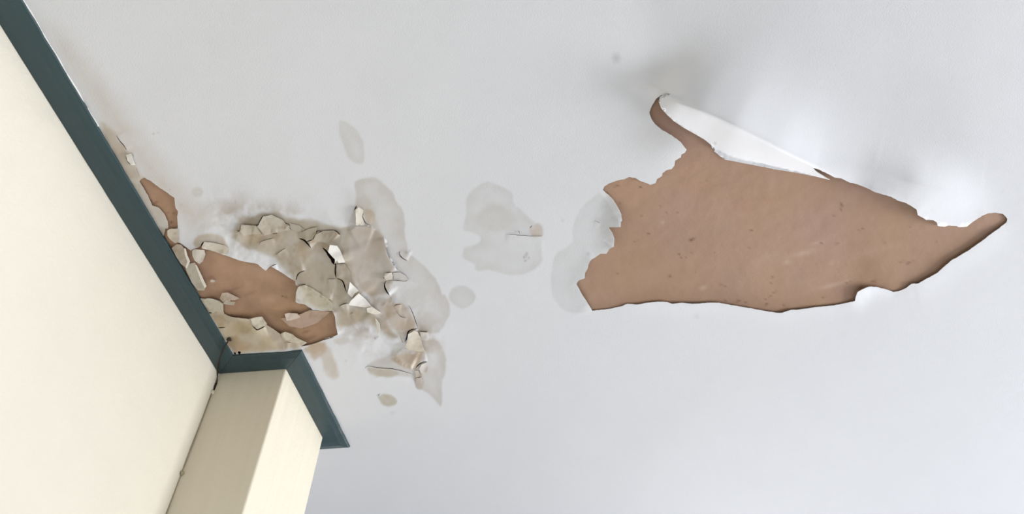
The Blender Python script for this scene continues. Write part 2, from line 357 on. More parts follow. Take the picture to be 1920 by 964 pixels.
# soft rust and mould blots
DOTS = [(288,251,1.6,.5),(297,249,1.3,.35),(1156,108,1.4,.5),(1881,362,1.7,.45),(1866,67,1.4,.4),(704,634,2.2,.7),(708,631,1.6,.7),(648,677,1.4,.4),(319,356,2,.2),(340,385,2,.2),(1306,593,4,.2),
        (983,482,2.2,.6),(987,478,2,.6),(985,489,2,.55),(991,484,2,.45),(988,474,1.6,.4),(1103,476,3,.3),(1055,413,2,.25),(622,548,1.5,.4)]
def paint_col(x, y):
    c = np.tile(WHITE, (len(x), 1))
    c *= (1+.012*fbm(x, y, 40, 3, 3))[:, None]
    for pts, col, a, soft, ring, wob in ST:
        P = np.array(pts); i = np.where((x > P[:, 0].min()-30) & (x < P[:, 0].max()+30) & (y > P[:, 1].min()-30) & (y < P[:, 1].max()+30))[0]
        if len(i) == 0: continue
        xs = x[i]+wob*.5*fbm(x[i], y[i], 14, 11, 2); ys = y[i]+wob*.5*fbm(x[i], y[i], 14, 23, 2)
        d = pdist(xs, ys, pts, True)[0]; sd = np.where(inpoly(xs, ys, pts), d, -d)
        m = sst(-soft*.5, soft, sd)*a
        m = m*(1+.35*fbm(x[i], y[i], 22, 31, 3))
        if ring: m = m*(1-.45*ring*2*sst(2, 26, sd))
        m = np.clip(m, 0, 1)[:, None]
        c[i] = c[i]*(1-m)+col*m
    # brown tide marks within the damaged ground
    q = np.exp(-(pdist(x, y, [(440,420),(560,440),(620,560),(700,600),(770,640)])[0]/50)**3)
    q = np.maximum(q, np.exp(-(pdist(x, y, [(385,575),(440,625),(540,640)])[0]/26)**3))
    t = (sst(.05, .75, fbm(x, y, 26, 101, 4)+.20)*.62*q)[:, None]
    c = c*(1-t)+np.array([.36, .27, .175])*t
    q2 = np.exp(-(pdist(x, y, [(186,236),(250,345),(300,430),(330,470)])[0]/4.5)**2)*(.35+.3*fbm(x, y, 12, 111, 2))
    c = c*(1-q2[:, None])+np.array([.38, .33, .27])*q2[:, None]
    for X, Y, r, a in DOTS:
        m = (a*np.exp(-(((x-X)/r)**2+((y-Y)/r)**2)))[:, None]
        c = c*(1-m)+np.array([.16, .12, .10])*m
    return np.clip(c, .02, .9)
BROWN = np.array([.415, .265, .185])
SPOTS = [(1296,450,4.5,2.8,.85),(1302,446,4,1.2,.7),(1578,384,2.5,5,.6),(1576,392,1.5,4,.6),(1564,404,3,1.5,.5),(1409,432,3.5,1.8,.7),(1448,520,3,2,.6),(1446,531,2,1.5,.6),(1452,548,5,1.6,.5),(1444,556,4,1.6,.5),(1437,571,4,2,.7),(1435,561,2,1.5,.6),(1384,565,5,1.8,.7),(1360,564,3,1.3,.6),(1398,567,4,1.3,.4),(1470,572,3,2,.5),(1702,494,4,3,.5),(1690,491,5,1.4,.4),(1708,491,6,1.2,.5),(1614,540,7,3,.6),(1637,528,6,2,.5),(1570,457,4,2,.5),(1540,456,3,1.4,.6),(1156,349,5,1.4,.7),(1201,351,4,1.4,.7),(1216,438,4,1.3,.6),(1274,476,3,1.6,.8),(1276,483,2,1,.6),(1285,484,2,1.3,.7),(1256,518,3.5,3,.6),(1238,388,2.5,1.2,.6),(1250,400,2,1.4,.6),(1271,399,2.5,1,.5),(1202,406,3,1.2,.6),(1298,473,5,1,.4),(1303,511,2,1.2,.5),(1360,537,3,1.4,.5),(1352,534,4,2,.3),(1615,430,7,1.2,.5),(1192,452,6,1,.35),(1158,513,4,1,.4),(1138,362,3,3,.5),(1162,382,3,1.6,.5),(1252,316,2,1.2,.4),(1325,338,2,1,.4),(1707,425,2.5,1.4,.4),(1756,454,2.5,2,.4),(1405,465,2,1.6,.4),(1339,474,2,1,.4),(1590,530,9,1.2,.4),(1545,557,5,1.2,.4),(1660,455,2.5,1.4,.3),
         (321,417,4,3,.55),(326,400,3,2.5,.4),(291,380,6,2,.6),(283,377,3,3,.6),(315,399,4,1,.3),(530,555.6,2.5,1.5,.7),(536,557,3,2,.4),(571,614,7,1.6,.45),(574,622,8,2.6,.45),(582,634,14,4,.35),(553,615,4,1.4,.3),(560,608,3,2,.25),(395,520,8,2,.3),(470,550,16,3,.2),(440,542,14,2.4,.25),(322,468,10,12,.4),(345,500,10,16,.45),(368,545,10,8,.3)]
PALES = [(1505,475,22,5,.35),(1530,456,12,3,.3),(1475,492,8,4,.3),(1318,540,7,4,.35),(1243,417,4,3,.3),(1560,535,26,4,.35),(1640,470,30,8,.12),(1440,490,30,20,.12),(1560,492,7,5,.2),
         (595,585,5,3.5,.7),(480,500,30,12,.12),(600,590,16,8,.25),(510,560,30,8,.15),(400,528,6,2.5,.5)]
def brown_col(x, y):
    n = fbm(x, y, 120, 41, 4); n2 = fbm(x, y, 34, 47, 4)
    c = np.tile(BROWN, (len(x), 1))*(1+.07*n+.04*n2)[:, None]
    c[:, 2] *= 1-.10*fbm(x, y, 90, 53, 2); c[:, 0] *= 1-.02*n2
    c *= np.where((x < 700)[:, None], np.array([1.0, .98, .90]), 1)*(1+np.where(x < 700, .16, 0)*fbm(x, y, 28, 57, 4))[:, None]
    for X, Y, a, b, k in PALES:
        m = (k*np.exp(-(((x-X)/a)**2+((y-Y+.25*(x-X))/b)**2)))[:, None]; c = c*(1-m)+np.array([.60, .47, .38])*m
    for X, Y, a, b, k in SPOTS:
        th = -.35; u = (x-X)*math.cos(th)+(y-Y)*math.sin(th); v = -(x-X)*math.sin(th)+(y-Y)*math.cos(th)
        m = (k*np.exp(-((u/a)**2+(v/b)**2)**1.5))[:, None]; c = c*(1-m)+np.array([.13, .055, .035])*m
    return np.clip(c, .02, .9)

# ------------------------------------------------------------------ materials
def mat(name, col=None, rough_=.7, attr=None, bump=0., bscale=300., bump2=0., b2scale=30., spec=.3, mottle=0., mscale=8., stretch=None):
    m = bpy.data.materials.new(name); m.use_nodes = True; nt = m.node_tree; N = nt.nodes; b = N['Principled BSDF']
    b.inputs['Roughness'].default_value = rough_; b.inputs['Specular IOR Level'].default_value = spec
    tc = N.new('ShaderNodeTexCoord'); src = None
    if attr:
        a = N.new('ShaderNodeAttribute'); a.attribute_name = attr; src = a.outputs['Color']
    else:
        a = N.new('ShaderNodeRGB'); a.outputs[0].default_value = (*col, 1); src = a.outputs[0]
    if mottle:
        n = N.new('ShaderNodeTexNoise'); n.inputs['Scale'].default_value = mscale; n.inputs['Detail'].default_value = 5
        if stretch:
            mp = N.new('ShaderNodeMapping'); mp.inputs['Scale'].default_value = stretch
            nt.links.new(tc.outputs['Object'], mp.inputs['Vector']); nt.links.new(mp.outputs[0], n.inputs['Vector'])
        else: nt.links.new(tc.outputs['Object'], n.inputs['Vector'])
        r = N.new('ShaderNodeMapRange'); r.inputs[3].default_value = 1-mottle; r.inputs[4].default_value = 1+mottle
        nt.links.new(n.outputs[0], r.inputs[0])
        v = N.new('ShaderNodeVectorMath'); v.operation = 'SCALE'; nt.links.new(src, v.inputs[0]); nt.links.new(r.outputs[0], v.inputs['Scale']); src = v.outputs[0]
    nt.links.new(src, b.inputs['Base Color'])
    last = None
    for st, sc in ((bump, bscale), (bump2, b2scale)):
        if st:
            n = N.new('ShaderNodeTexNoise'); n.inputs['Scale'].default_value = sc; n.inputs['Detail'].default_value = 4
            nt.links.new(tc.outputs['Object'], n.inputs['Vector'])
            k = N.new('ShaderNodeBump'); k.inputs['Strength'].default_value = 1; k.inputs['Distance'].default_value = st
            nt.links.new(n.outputs[0], k.inputs['Height'])
            if last: nt.links.new(last.outputs[0], k.inputs['Normal'])
            last = k
    if last: nt.links.new(last.outputs[0], b.inputs['Normal'])
    return m
M_PAINT = mat('ceiling_paint', attr='Col', rough_=.62, bump=.00025, bscale=350, mottle=.012, mscale=60)
M_BROWN = mat('brown_undercoat', attr='Col', rough_=.75, bump=.0003, bscale=200, mottle=.03, mscale=70)
M_FLAKE = mat('flake_paint', attr='Col', rough_=.6, bump=.0001, bscale=400, mottle=.02, mscale=90)
M_WALL = mat('cream_wall', (.84, .79, .67), .7, bump=.0006, bscale=160, bump2=.004, b2scale=14, mottle=.025, mscale=9)
M_PIL = mat('cream_pillar', (.80, .735, .595), .7, bump=.0005, bscale=160, bump2=.002, b2scale=20, mottle=.06, mscale=45, stretch=(1, 1, .04))
M_TEAL = mat('teal_gloss_paint', (.030, .060, .067), .38, bump=.0004, bscale=120, bump2=.0006, b2scale=25, spec=.45, mottle=.22, mscale=60, stretch=(1.5, .05, 1.5))
M_VOID = mat('dark_roof_board', (.17, .115, .08), .9, mottle=.1)
M_FLOOR = mat('floor_tile', (.40, .405, .415), .5, mottle=.05)
M_ROOM = mat('room_wall', (.45, .45, .45), .7, mottle=.02)
M_BEAD = mat('white_paint_bead', (.82, .82, .80), .5, mottle=.04)
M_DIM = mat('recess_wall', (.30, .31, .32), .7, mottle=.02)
M_WOODW = mat('window_paint', (.75, .75, .73), .4, mottle=.02)
M_DARK = mat('dark_wire', (.035, .025, .018), .6, mottle=.2, mscale=80)
M_CABLE = mat('painted_cable', (.42, .35, .22), .6, mottle=.15, mscale=120)

# ------------------------------------------------------------------ mesh building
def link(name, me, m, parent=None, **kw):
    o = bpy.data.objects.new(name, me); scene.collection.objects.link(o)
    if m: me.materials.append(m)
    if parent: o.parent = parent
    for k, v in kw.items(): o[k] = v
    return o
def mk(name, V, Fs, m, parent=None, smooth_=False, col=None, nor=None, **kw):
    me = bpy.data.meshes.new(name); me.from_pydata([tuple(v) for v in V], [], [tuple(int(i) for i in f) for f in Fs]); me.update()
    if col is not None:
        a = me.color_attributes.new('Col', 'FLOAT_COLOR', 'POINT')
        a.data.foreach_set('color', np.hstack([col, np.ones((len(V), 1))]).astype(np.float32).ravel())
    if smooth_ or nor is not None: me.polygons.foreach_set('use_smooth', [True]*len(me.polygons))
    if nor is not None: me.normals_split_custom_set_from_vertices([tuple(n) for n in nor])
    return link(name, me, m, parent, **kw)
def boxmesh(lo, hi):
    x0, y0, z0 = lo; x1, y1, z1 = hi
    V = [(x0,y0,z0),(x1,y0,z0),(x1,y1,z0),(x0,y1,z0),(x0,y0,z1),(x1,y0,z1),(x1,y1,z1),(x0,y1,z1)]
    return V, [(0,3,2,1),(4,5,6,7),(0,1,5,4),(1,2,6,5),(2,3,7,6),(3,0,4,7)]
def boxes(name, bs, m, parent=None, **kw):
    V, Fs = [], []
    for lo, hi in bs:
        v, f = boxmesh(lo, hi); k = len(V); V += v; Fs += [tuple(i+k for i in q) for q in f]
    return mk(name, V, Fs, m, parent, **kw)

def triangulate(pts, polys, dom=None):
    """pts Nx2, constraint loops; returns verts, tris (coordinates in px or mm)"""
    V = [Vector((float(p[0]), float(p[1]))) for p in pts]; E = []
    for L in polys:
        k = len(V); V += [Vector((float(p[0]), float(p[1]))) for p in L]
        E += [(k+i, k+(i+1) % len(L)) for i in range(len(L))]
    r = delaunay_2d_cdt(V, E, [], 0, 1e-4)
    return np.array([(v.x, v.y) for v in r[0]]), np.array([tuple(f) for f in r[2]])
def shell(V, T, thick, lab=None, min_edge=True):
    """V: lower surface (room side), T triangles; back face + rims added. returns V,F,normals,labels,src index"""
    a, b, c = V[T[:, 0]], V[T[:, 1]], V[T[:, 2]]
    fn = np.cross(b-a, c-a); flip = fn[:, 2] > 0
    T = T.copy(); T[flip] = T[flip][:, ::-1]; fn[flip] *= -1
    vn = np.zeros_like(V)
    for k in range(3): np.add.at(vn, T[:, k], fn)
    vn /= np.maximum(np.linalg.norm(vn, axis=1)[:, None], 1e-12)
    n = len(V); B = V-vn*thick
    E = {}
    for ti, t in enumerate(T):
        for k in range(3):
            e = (t[k], t[(k+1) % 3]); E[e] = ti
    rim = [(e, ti) for e, ti in E.items() if (e[1], e[0]) not in E]
    RV, RF, RNn, Rl, Rs = [], [], [], [], []
    for (p, q), ti in rim:
        k = 2*n+len(RV)
        nn = np.cross(vn[p], V[q]-V[p]); nn = -nn/max(np.linalg.norm(nn), 1e-12)
        RV += [V[p], V[q], B[q], B[p]]; RNn += [nn]*4; RF.append((k+3, k+2, k+1, k)); Rl.append(ti); Rs += [p, q, q, p]
    VV = np.vstack([V, B]+([np.array(RV)] if RV else [])); NN = np.vstack([vn, -vn]+([np.array(RNn)] if RV else []))
    S = np.r_[np.arange(n), np.arange(n), np.array(Rs, int)]
    Fs = [tuple(t) for t in T]+[tuple(t[::-1]+n) for t in T]+RF
    L = None if lab is None else np.r_[lab, lab, lab[np.array(Rl, int)] if Rl else np.zeros(0, int)]
    return VV, Fs, NN, L, S

# ------------------------------------------------------------------ ceiling sheet
def build_ceiling():
    g = []
    def grid(x0, y0, x1, y1, s):
        xs, ys = np.meshgrid(np.arange(x0, x1, s), np.arange(y0, y1, s)); ys = ys.astype(float)
        xs = xs+(np.round((ys-y0)/s) % 2)*s*.5
        return np.stack([xs.ravel(), ys.ravel()], 1)
    fine = [(170,210,345,480,2.6),(345,380,850,780,2.6),(620,215,700,330,3),(345,340,400,380,3),(655,320,780,380,2.6),(855,330,1030,590,3),(1025,345,1180,595,3)]
    fine += [(1200,150,1580,345,3.2)]; mid = [(1030,130,1920,620,5)]
    base = grid(-60, -60, 1990, 1030, 13)
    def inside(p, b): return (p[:, 0] > b[0]) & (p[:, 0] < b[2]) & (p[:, 1] > b[1]) & (p[:, 1] < b[3])
    got = []
    for b in fine:
        p = grid(*b)
        for q in got: p = p[~inside(p, q)]
        g.append(p); got.append(b)
    for b in mid:
        p = grid(*b)
        for q in got: p = p[~inside(p, q)]
        g.append(p); got.append(b)
    for q in got: base = base[~inside(base, q)]
    P = np.vstack(g+[base])
    ol = np.array([p for L in HOLES for p in L])
    # drop grid points too near an outline or within a hole
    keep = np.ones(len(P), bool); key = {}
    for q in ol: key.setdefault((int(q[0]//4), int(q[1]//4)), []).append(q)
    for i, p in enumerate(P):
        cx, cy = int(p[0]//4), int(p[1]//4)
        for dx in (-1, 0, 1):
            for dy in (-1, 0, 1):
                for q in key.get((cx+dx, cy+dy), ()):
                    if (p[0]-q[0])**2+(p[1]-q[1])**2 < 1.3: keep[i] = False
    for L in HOLES: keep &= ~inpoly(P[:, 0], P[:, 1], L)
    P = P[keep]
    W = px2w(P)[:, :2]
    ok = (W[:, 0] > WALL_X+.004) & (W[:, 0] < XR-.05) & (W[:, 1] < YF-.05); W = W[ok]
    inp = (W[:, 0] < WALL_X+PIL_W) & (W[:, 1] > PIL_Y1) & (W[:, 1] < PIL_Y2); W = W[~inp]
    loops = [[(WALL_X*1000, YB*1000), (XR*1000, YB*1000), (XR*1000, YF*1000), ((WALL_X-REC)*1000, YF*1000), ((WALL_X-REC)*1000, PIL_Y2*1000), (WALL_X*1000, PIL_Y2*1000)]]
    Hw = [px2w(np.array(L))[:, :2]*1000 for L in HOLES]
    for L in Hw:
        L[:, 0] = np.maximum(L[:, 0], WALL_X*1000+3)
        loops.append(L)
    V2, T = triangulate(W*1000, loops)
    V2 = V2/1000
    P3 = np.column_stack([V2, np.full(len(V2), CEIL)])
    px = w2px(P3)
    c = (V2[T[:, 0]]+V2[T[:, 1]]+V2[T[:, 2]])/3
    ar = np.cross(V2[T[:, 1]]-V2[T[:, 0]], V2[T[:, 2]]-V2[T[:, 0]])
    kill = np.abs(ar) < 1e-11
    kill |= ~inpoly(c[:, 0]*1000, c[:, 1]*1000, loops[0])
    for L in Hw: kill |= inpoly(c[:, 0]*1000, c[:, 1]*1000, L)
    T = T[~kill]; c = c[~kill]
    h = sag(px[:, 0], px[:, 1])
    h[(px[:, 0] < -200) | (px[:, 1] < -200)] = 0
    edge = np.where(V2[:, 1] < PIL_Y2+.2, sst(0.0, .09, V2[:, 0]-(WALL_X+TR_W-.01)), 1)
    h = h*edge
    V = P3.copy(); k = (H-h)/H
    V[:, :2] *= k[:, None]; V[:, 2] = CAMZ+H*k
    col = paint_col(px[:, 0], px[:, 1])
    # regions that are things or parts of their own
    cp = w2px(np.column_stack([c, np.full(len(c), CEIL)]))
    lab = np.zeros(len(T), int)
    for i, r in enumerate(REGIONS):
        lab[inpoly(cp[:, 0], cp[:, 1], r[0])] = i+1
    VV, Fs, NN, L, S = shell(V, T, .0009, lab)
    CC = col[S]
    top = None
    for l in range(len(REGIONS)+1):
        fs = [f for f, q in zip(Fs, L) if q == l]
        if not fs: continue
        ids = np.unique(np.concatenate([np.array(f) for f in fs])); mp = np.full(len(VV), -1); mp[ids] = np.arange(len(ids))
        fs = [tuple(mp[list(f)]) for f in fs]
        if l == 0:
            top = mk('ceiling', VV[ids], fs, M_PAINT, col=CC[ids], nor=NN[ids], kind='structure')
            top['label'] = 'white painted ceiling with grey water stains, cracks and peeled patches'
        else:
            r = REGIONS[l-1]
            if r[1] == 'water_stain':
                o = mk('water_stain', VV[ids], fs, M_PAINT, top, col=CC[ids], nor=NN[ids], label=r[2])
            else:
                o = mk(r[1], VV[ids], fs, M_PAINT, col=CC[ids], nor=NN[ids], label=r[2], category=r[3])
                if len(r) > 4: o['group'] = r[4]
    return top
REGIONS = [
    ([(1258,170),(1268,174),(1300,184),(1340,202),(1400,228),(1470,260),(1530,298),(1542,312),(1523.4,314.6),(1529.5,321),(1539,327),(1558,338.5),(1480,340),(1340,310),(1225,260),(1225,180),(1240,172)], 'paint_flap',
     'long white flap of paint curling down along the upper edge of the big bare patch', 'peeling paint', 'peeling paint flaps around the big bare patch'),
    ([(1572,330),(1610,318),(1680,335),(1760,350),(1822,372),(1840,402),(1826,415),(1813,426),(1790,440),(1700,440),(1600,370)], 'paint_flap',
     'bright bulging lip of white paint along the upper right edge of the big bare patch', 'peeling paint', 'peeling paint flaps around the big bare patch'),
    ([(1100,340),(1128,350),(1200,370),(1200,427),(1145,426.3),(1110,424),(1098,390)], 'paint_flap',
     'upper pointed tongue of stained paint on the left edge of the big bare patch', 'peeling paint', 'peeling paint flaps around the big bare patch'),
    ([(1098,426),(1141,426.6),(1190,428),(1190,480),(1138,482),(1118,478),(1104,450)], 'paint_flap',
     'lower rounded tongue of stained paint on the left edge of the big bare patch', 'peeling paint', 'peeling paint flaps around the big bare patch'),
    ([(1603.4,564.6),(1600,545),(1620,530),(1660,535),(1677,547.5),(1650,558),(1625,565)], 'paint_flap',
     'small white curl of paint notching the lower edge of the big bare patch', 'peeling paint', 'peeling paint flaps around the big bare patch'),
    (C6((150,600),(160,540),(205,450),(270,415),(345,412),(420,440),(480,490),(510,640),(590,760),(500,775),(480,810),(485,855),(495,910),(527,942),(470,965),(340,975),(290,900),(225,830),(187,692)), 'paint_sheet',
     'broad pinkish grey sheet of loose paint hanging right of the cracked corner', 'peeling paint'),
    (C8((160,225),(185,180),(240,130),(300,118),(350,145),(400,165),(430,195),(432,250),(480,285),(540,345),(600,380),(602,430),(590,500),(595,590),(540,625),(470,655),(400,655),(330,630),(280,620),(240,635),(205,620),(215,590),(150,565),(137,545),(150,485),(200,485),(245,460),(245,430),(180,410),(137,400),(155,330),(165,270)), 'water_stain', 'grey blotchy water stain with a short crack, midway along the ceiling'),
    (C8((60,765),(90,715),(150,708),(200,730),(222,770),(200,820),(150,845),(100,830),(65,790)), 'water_stain', 'small round grey water stain'),
    ([(632,226),(650,227),(672,245),(683,270),(685,300),(677,311),(655,302),(640,270)], 'water_stain', 'faint oval grey ring stain'),
    (C7((400,800),(420,775),(480,770),(540,810),(535,845),(480,868),(425,850)), 'water_stain', 'small oval tan water stain below the crack'),
]
ceiling = build_ceiling()

# bare brown ground showing where paint has come away
def patch(name, outline, gap, label, step=3.0, grow=14):
    P = np.array(outline); c0 = P.min(0)-grow; c1 = P.max(0)+grow
    xs, ys = np.meshgrid(np.arange(c0[0], c1[0], step), np.arange(c0[1], c1[1], step)); x, y = xs.ravel(), ys.ravel()
    d = pdist(x, y, outline, True)[0]; m = inpoly(x, y, outline) | (d < grow)
    W = px2w(np.stack([x, y], 1)); m &= W[:, 0] > WALL_X+.004
    n0, n1 = xs.shape; idx = -np.ones(n0*n1, int); ids = np.where(m)[0]; idx[ids] = np.arange(len(ids))
    T = []
    for j in range(n0-1):
        for i in range(n1-1):
            q = [idx[j*n1+i], idx[j*n1+i+1], idx[(j+1)*n1+i+1], idx[(j+1)*n1+i]]
            if min(q) >= 0: T += [(q[0], q[1], q[2]), (q[0], q[2], q[3])]
    x, y = x[ids], y[ids]
    hh = -gap+.0009*fbm(x, y, 60, 61, 3)+.00035*fbm(x, y, 14, 67, 2)
    VV, Fs, NN, L, S = shell(px2w(np.stack([x, y], 1), hh), np.array(T), .002)
    return mk(name, VV, Fs, M_BROWN, col=brown_col(x, y)[S], nor=NN, label=label, category='bare patch', group='bare brown patches of the ceiling')
patch('bare_patch', HOLE_BIG, .0036, 'large ragged wing-shaped patch of bare brown ceiling where paint has peeled off')
patch('bare_patch', HOLE_LEFT, .0040, 'bare brown patch of ceiling in the corner beside the teal trim and pillar', 2.6, 6)
patch('bare_patch', HOLE_STRIP, .0035, 'narrow slanting strip of bare brown ceiling along the teal trim', 2.6, 4)
boxes('ceiling_deck', [((WALL_X-REC-.2, YB-.2, CEIL+.03), (XR+.2, YF+.2, CEIL+.15))], M_VOID, kind='structure')

# ------------------------------------------------------------------ loose flakes, each its own object
def flake(outline, base, tipdir, lift, colour=None, mixc=.6, label='', curl=1.8, name='paint_flake', thick=.0007, step=2.2, group='loose paint flakes in the damaged corner', it=0):
    o = rough(smooth(list(outline), it) if it else outline, 2.4, .45, True, int(outline[0][0]))
    P = np.array(o); c0, c1 = P.min(0), P.max(0)
    xs, ys = np.meshgrid(np.arange(c0[0]+.7, c1[0], step), np.arange(c0[1]+.7, c1[1], step)); x, y = xs.ravel(), ys.ravel()
    m = inpoly(x, y, o); m[m] = pdist(x[m], y[m], o, True)[0] > .8; x, y = x[m], y[m]
    V2, T = triangulate(np.stack([x, y], 1)*10, [P*10]); V2 /= 10
    c = V2[T].mean(1); T = T[inpoly(c[:, 0], c[:, 1], o)]
    x, y = V2[:, 0], V2[:, 1]
    a = math.radians(tipdir); u = x*math.cos(a)+y*math.sin(a); u = (u-u.min())/(u.max()-u.min())
    s = np.clip(sag(x, y), 0, .02)
    h = s*.5+np.median(s)*.5+base*.7+.0007+.42*lift*u**curl+.0003*fbm(x, y, 8, 71, 2)
    col = paint_col(x, y)
    if colour is not None: col = col*(1-mixc)+np.array(colour)*mixc
    if mixc < .93:
        tt = (sst(.0, .6, fbm(x, y, 11, 121, 3))*.45)[:, None]; col = col*(1-tt)+np.array([.34, .26, .17])*tt
    col *= ((.92 if mixc < .93 else 1)*(1+.05*fbm(x, y, 7, 81, 2)))[:, None]
    VV, Fs, NN, L, S = shell(px2w(V2, h), T, thick)
    return mk(name, VV, Fs, M_FLAKE, col=np.clip(col, 0, .88)[S], nor=NN, label=label, category='paint flake', group=group)
CREAM = (.56,.485,.375); WH = (.86,.84,.80); TN = (.52,.43,.33); OLV = (.55,.51,.40)
flake([(314,432),(321,429),(334,430),(335,454),(328,456),(319,449),(314,442)], .002, 180, .010, CREAM, .8, 'cream paint flake at the foot of the narrow brown strip, against the teal trim')
flake([(322,465.6),(331,458),(339,459),(344,465.6),(348,478.6),(354,491.5),(350,503),(339,495),(330,481)], .001, 0, .012, (.50,.40,.29), .75, 'long tan paint flake with a pale curled rim, lying along the teal trim')
flake([(345,466),(348,467),(351,479),(356,491),(350.5,503.5),(347.5,502),(351.5,491),(347,479)], .012, 90, .008, (.80,.75,.66), .95, 'thin pale curled rim of paint standing out from the tan flake by the trim')
flake([(360.4,470.8),(364.9,467.4),(383,469.5),(384.8,478.6),(380.4,490),(374,495.4),(364.9,489),(361,480)], .002, 120, .010, (.68,.62,.52), .8, 'shield-shaped cream paint flake at the top corner of the bare patch by the trim')
flake([(348,504.5),(354.5,494.6),(364.9,492.8),(374,512),(384,538),(383,544.7),(371.3,544.7),(359.7,530.4)], .001, 0, .010, (.56,.50,.38), .75, 'olive tan paint flake below the shield-shaped one, along the trim')
flake([(366,497),(368.5,497.5),(387,537),(383.5,541),(376,524)], .013, 60, .006, (.82,.77,.68), .95, 'straight narrow pale strip of paint on edge beside the trim')
flake([(412,560),(416.4,549.8),(426.8,548.8),(437,554),(448.5,560),(441,563),(430,563),(420,568)], .002, 250, .008, (.55,.43,.33), .9, 'pinkish tan paint flake near the left end of the corner bare patch')
flake([(418,569.5),(424,563),(430,560.5),(432,566),(441,566.4),(438.5,572.6),(426.8,571.6)], .003, 90, .010, CREAM, .9, 'tiny bright cream chip under the pinkish tan flake')
flake([(381,563),(388,559.5),(398,560.5),(411,565),(418,570),(419,583),(411,586),(405,584),(400,588),(392,583)], .001, 210, .006, (.60,.56,.45), .8, 'greenish cream paint flake touching the trim left of the bare patch')
flake([(533.6,589.2),(540.9,587),(557.5,588.2),(562.7,595.4),(549,600),(537.8,602)], .002, 200, .009, (.60,.47,.36), .8, 'small tan curl of paint in the lower middle of the corner bare patch')
flake([(394,526),(398,524.5),(403,526.5),(402,529.5),(395,529.5)], .001, 200, .004, CREAM, .8, 'tiny cream chip alone on the bare brown near the trim')
flake([(557.5,539.4),(565.8,534.2),(580.3,537.3),(599,549.8),(618,562.2),(626,572.6),(623.9,583),(599,582),(580.3,574.7),(570,570.5),(554.4,567.4),(554.4,554)], .001, 190, .009, (.58,.545,.42), .55, 'rounded olive grey flap of paint covering the right end of the corner bare patch', curl=3, it=1)
flake([(469.3,598.5),(480,595),(491,594),(500.4,607.9),(482.8,618),(474.5,610)], .002, 250, .007, (.70,.64,.53), .8, 'cream diamond-shaped paint flake on the lower edge of the corner bare patch')
flake([(526.3,626.6),(534.6,622.4),(545,626.6),(557.5,634.9),(575,643),(559.5,644),(530.5,636)], .001, 270, .005, (.66,.61,.48), .8, 'long cream paint flake just above the pillar trim corner')
flake(C6((75,560),(130,568),(155,610),(187,692),(140,700),(130,676),(108,704),(112,668),(98,655),(60,612)), .002, 250, .016, WH, .97, 'topmost bright white torn paint flake beside a dark gap')
flake(C6((225,840),(290,905),(262,925),(240,957),(208,925),(218,880)), .002, 230, .014, WH, .97, 'small bright white flake directly above the white triangular one')
flake(C7((268,76),(312,112),(358,167),(300,172),(198,156),(215,125)), .003, 250, .014, WH, .97, 'white triangular paint flake hanging beside the loose grey sheet')
flake(C7((325,180),(360,168),(425,212),(390,224),(330,207)), .003, 250, .010, (.76,.72,.62), .95, 'slim cream flake just right of the white triangular one')
flake(C7((385,250),(412,285),(416,330),(402,372),(396,320)), .007, 0, .012, WH, .97, 'thin vertical white sliver of paint below the triangular flake')
flake(C7((552,368),(565,375),(580,415),(572,420)), .003, 0, .008, CREAM, .9, 'tiny cream sliver between the two patches of stained paint')
flake(C6((268,295),(290,275),(327,300),(318,350),(340,412),(270,413)), .002, 180, .012, (.74,.69,.59), .9, 'squarish cream paint flake at the top of the loose grey sheet')
flake(C7((494,93),(502,115),(498,157),(440,166),(465,125)), .003, 0, .008, (.68,.60,.52), .8, 'pale pink triangular flake at the lower end of the loose grey sheet')
flake(C6((480,800),(495,775),(540,768),(550,790),(546,822),(500,826)), .003, 200, .009, (.66,.63,.57), .6, 'small rounded grey flake at the right rim of the loose grey sheet')
flake(C6((550,770),(600,768),(640,790),(662,822),(640,832),(552,822)), .001, 280, .006, (.60,.56,.535), .6, 'pinkish flake right of the small rounded grey one')
flake(C7((592,450),(610,400),(612,360),(655,335),(680,345),(697,380),(715,440),(730,480),(680,478),(620,470)), .002, 200, .010, (.70,.62,.50), .75, 'crumpled cream flake at the centre of the lower stained patch')
flake(C7((694,345),(715,345),(748,348),(725,370),(702,380)), .001, 270, .005, (.68,.64,.56), .7, 'small pale flake right of the crumpled cream flake')
flake(C7((690,598),(705,570),(742,555),(752,590),(735,650),(705,640)), .001, 200, .008, (.66,.62,.55), .8, 'rounded pale flake below the crumpled cream one')
flake(C7((655,612),(682,612),(708,652),(670,660)), .002, 90, .006, (.68,.60,.50), .8, 'small square tan flake left of the rounded pale one')
flake(C7((666,664),(704,659),(716,700),(712,738),(682,742),(667,712)), .001, 270, .004, (.57,.50,.43), .7, 'tan tab of paint hanging lowest in the damaged corner')
flake(C4((110,270),(120,228),(220,235),(262,292),(200,295),(135,305)), .0015, 190, .010, (.58,.535,.44), .5, 'leftmost beige flake at the upper rim of the blistered paint', it=0)
flake(C4((236,238),(270,172),(330,160),(405,195),(460,262),(370,282),(280,304)), .0015, 200, .011, (.58,.54,.46), .5, 'largest beige flake at the upper rim of the blistered paint')
flake(C4((538,278),(600,255),(650,243),(638,290),(615,330),(572,343)), .001, 80, .008, (.53,.49,.40), .5, 'dull olive flake between two dark cracks in the blistered paint')
flake(C4((455,215),(520,232),(560,262),(530,278),(470,262)), .001, 100, .005, (.56,.53,.46), .5, 'small beige flake at the middle of the blistered paint\'s upper rim')
flake(C4((618,338),(640,295),(690,272),(760,268),(808,305),(800,365),(740,372),(680,350)), .001, 200, .007, (.49,.455,.38), .5, 'dark olive flake above the topmost white flake')
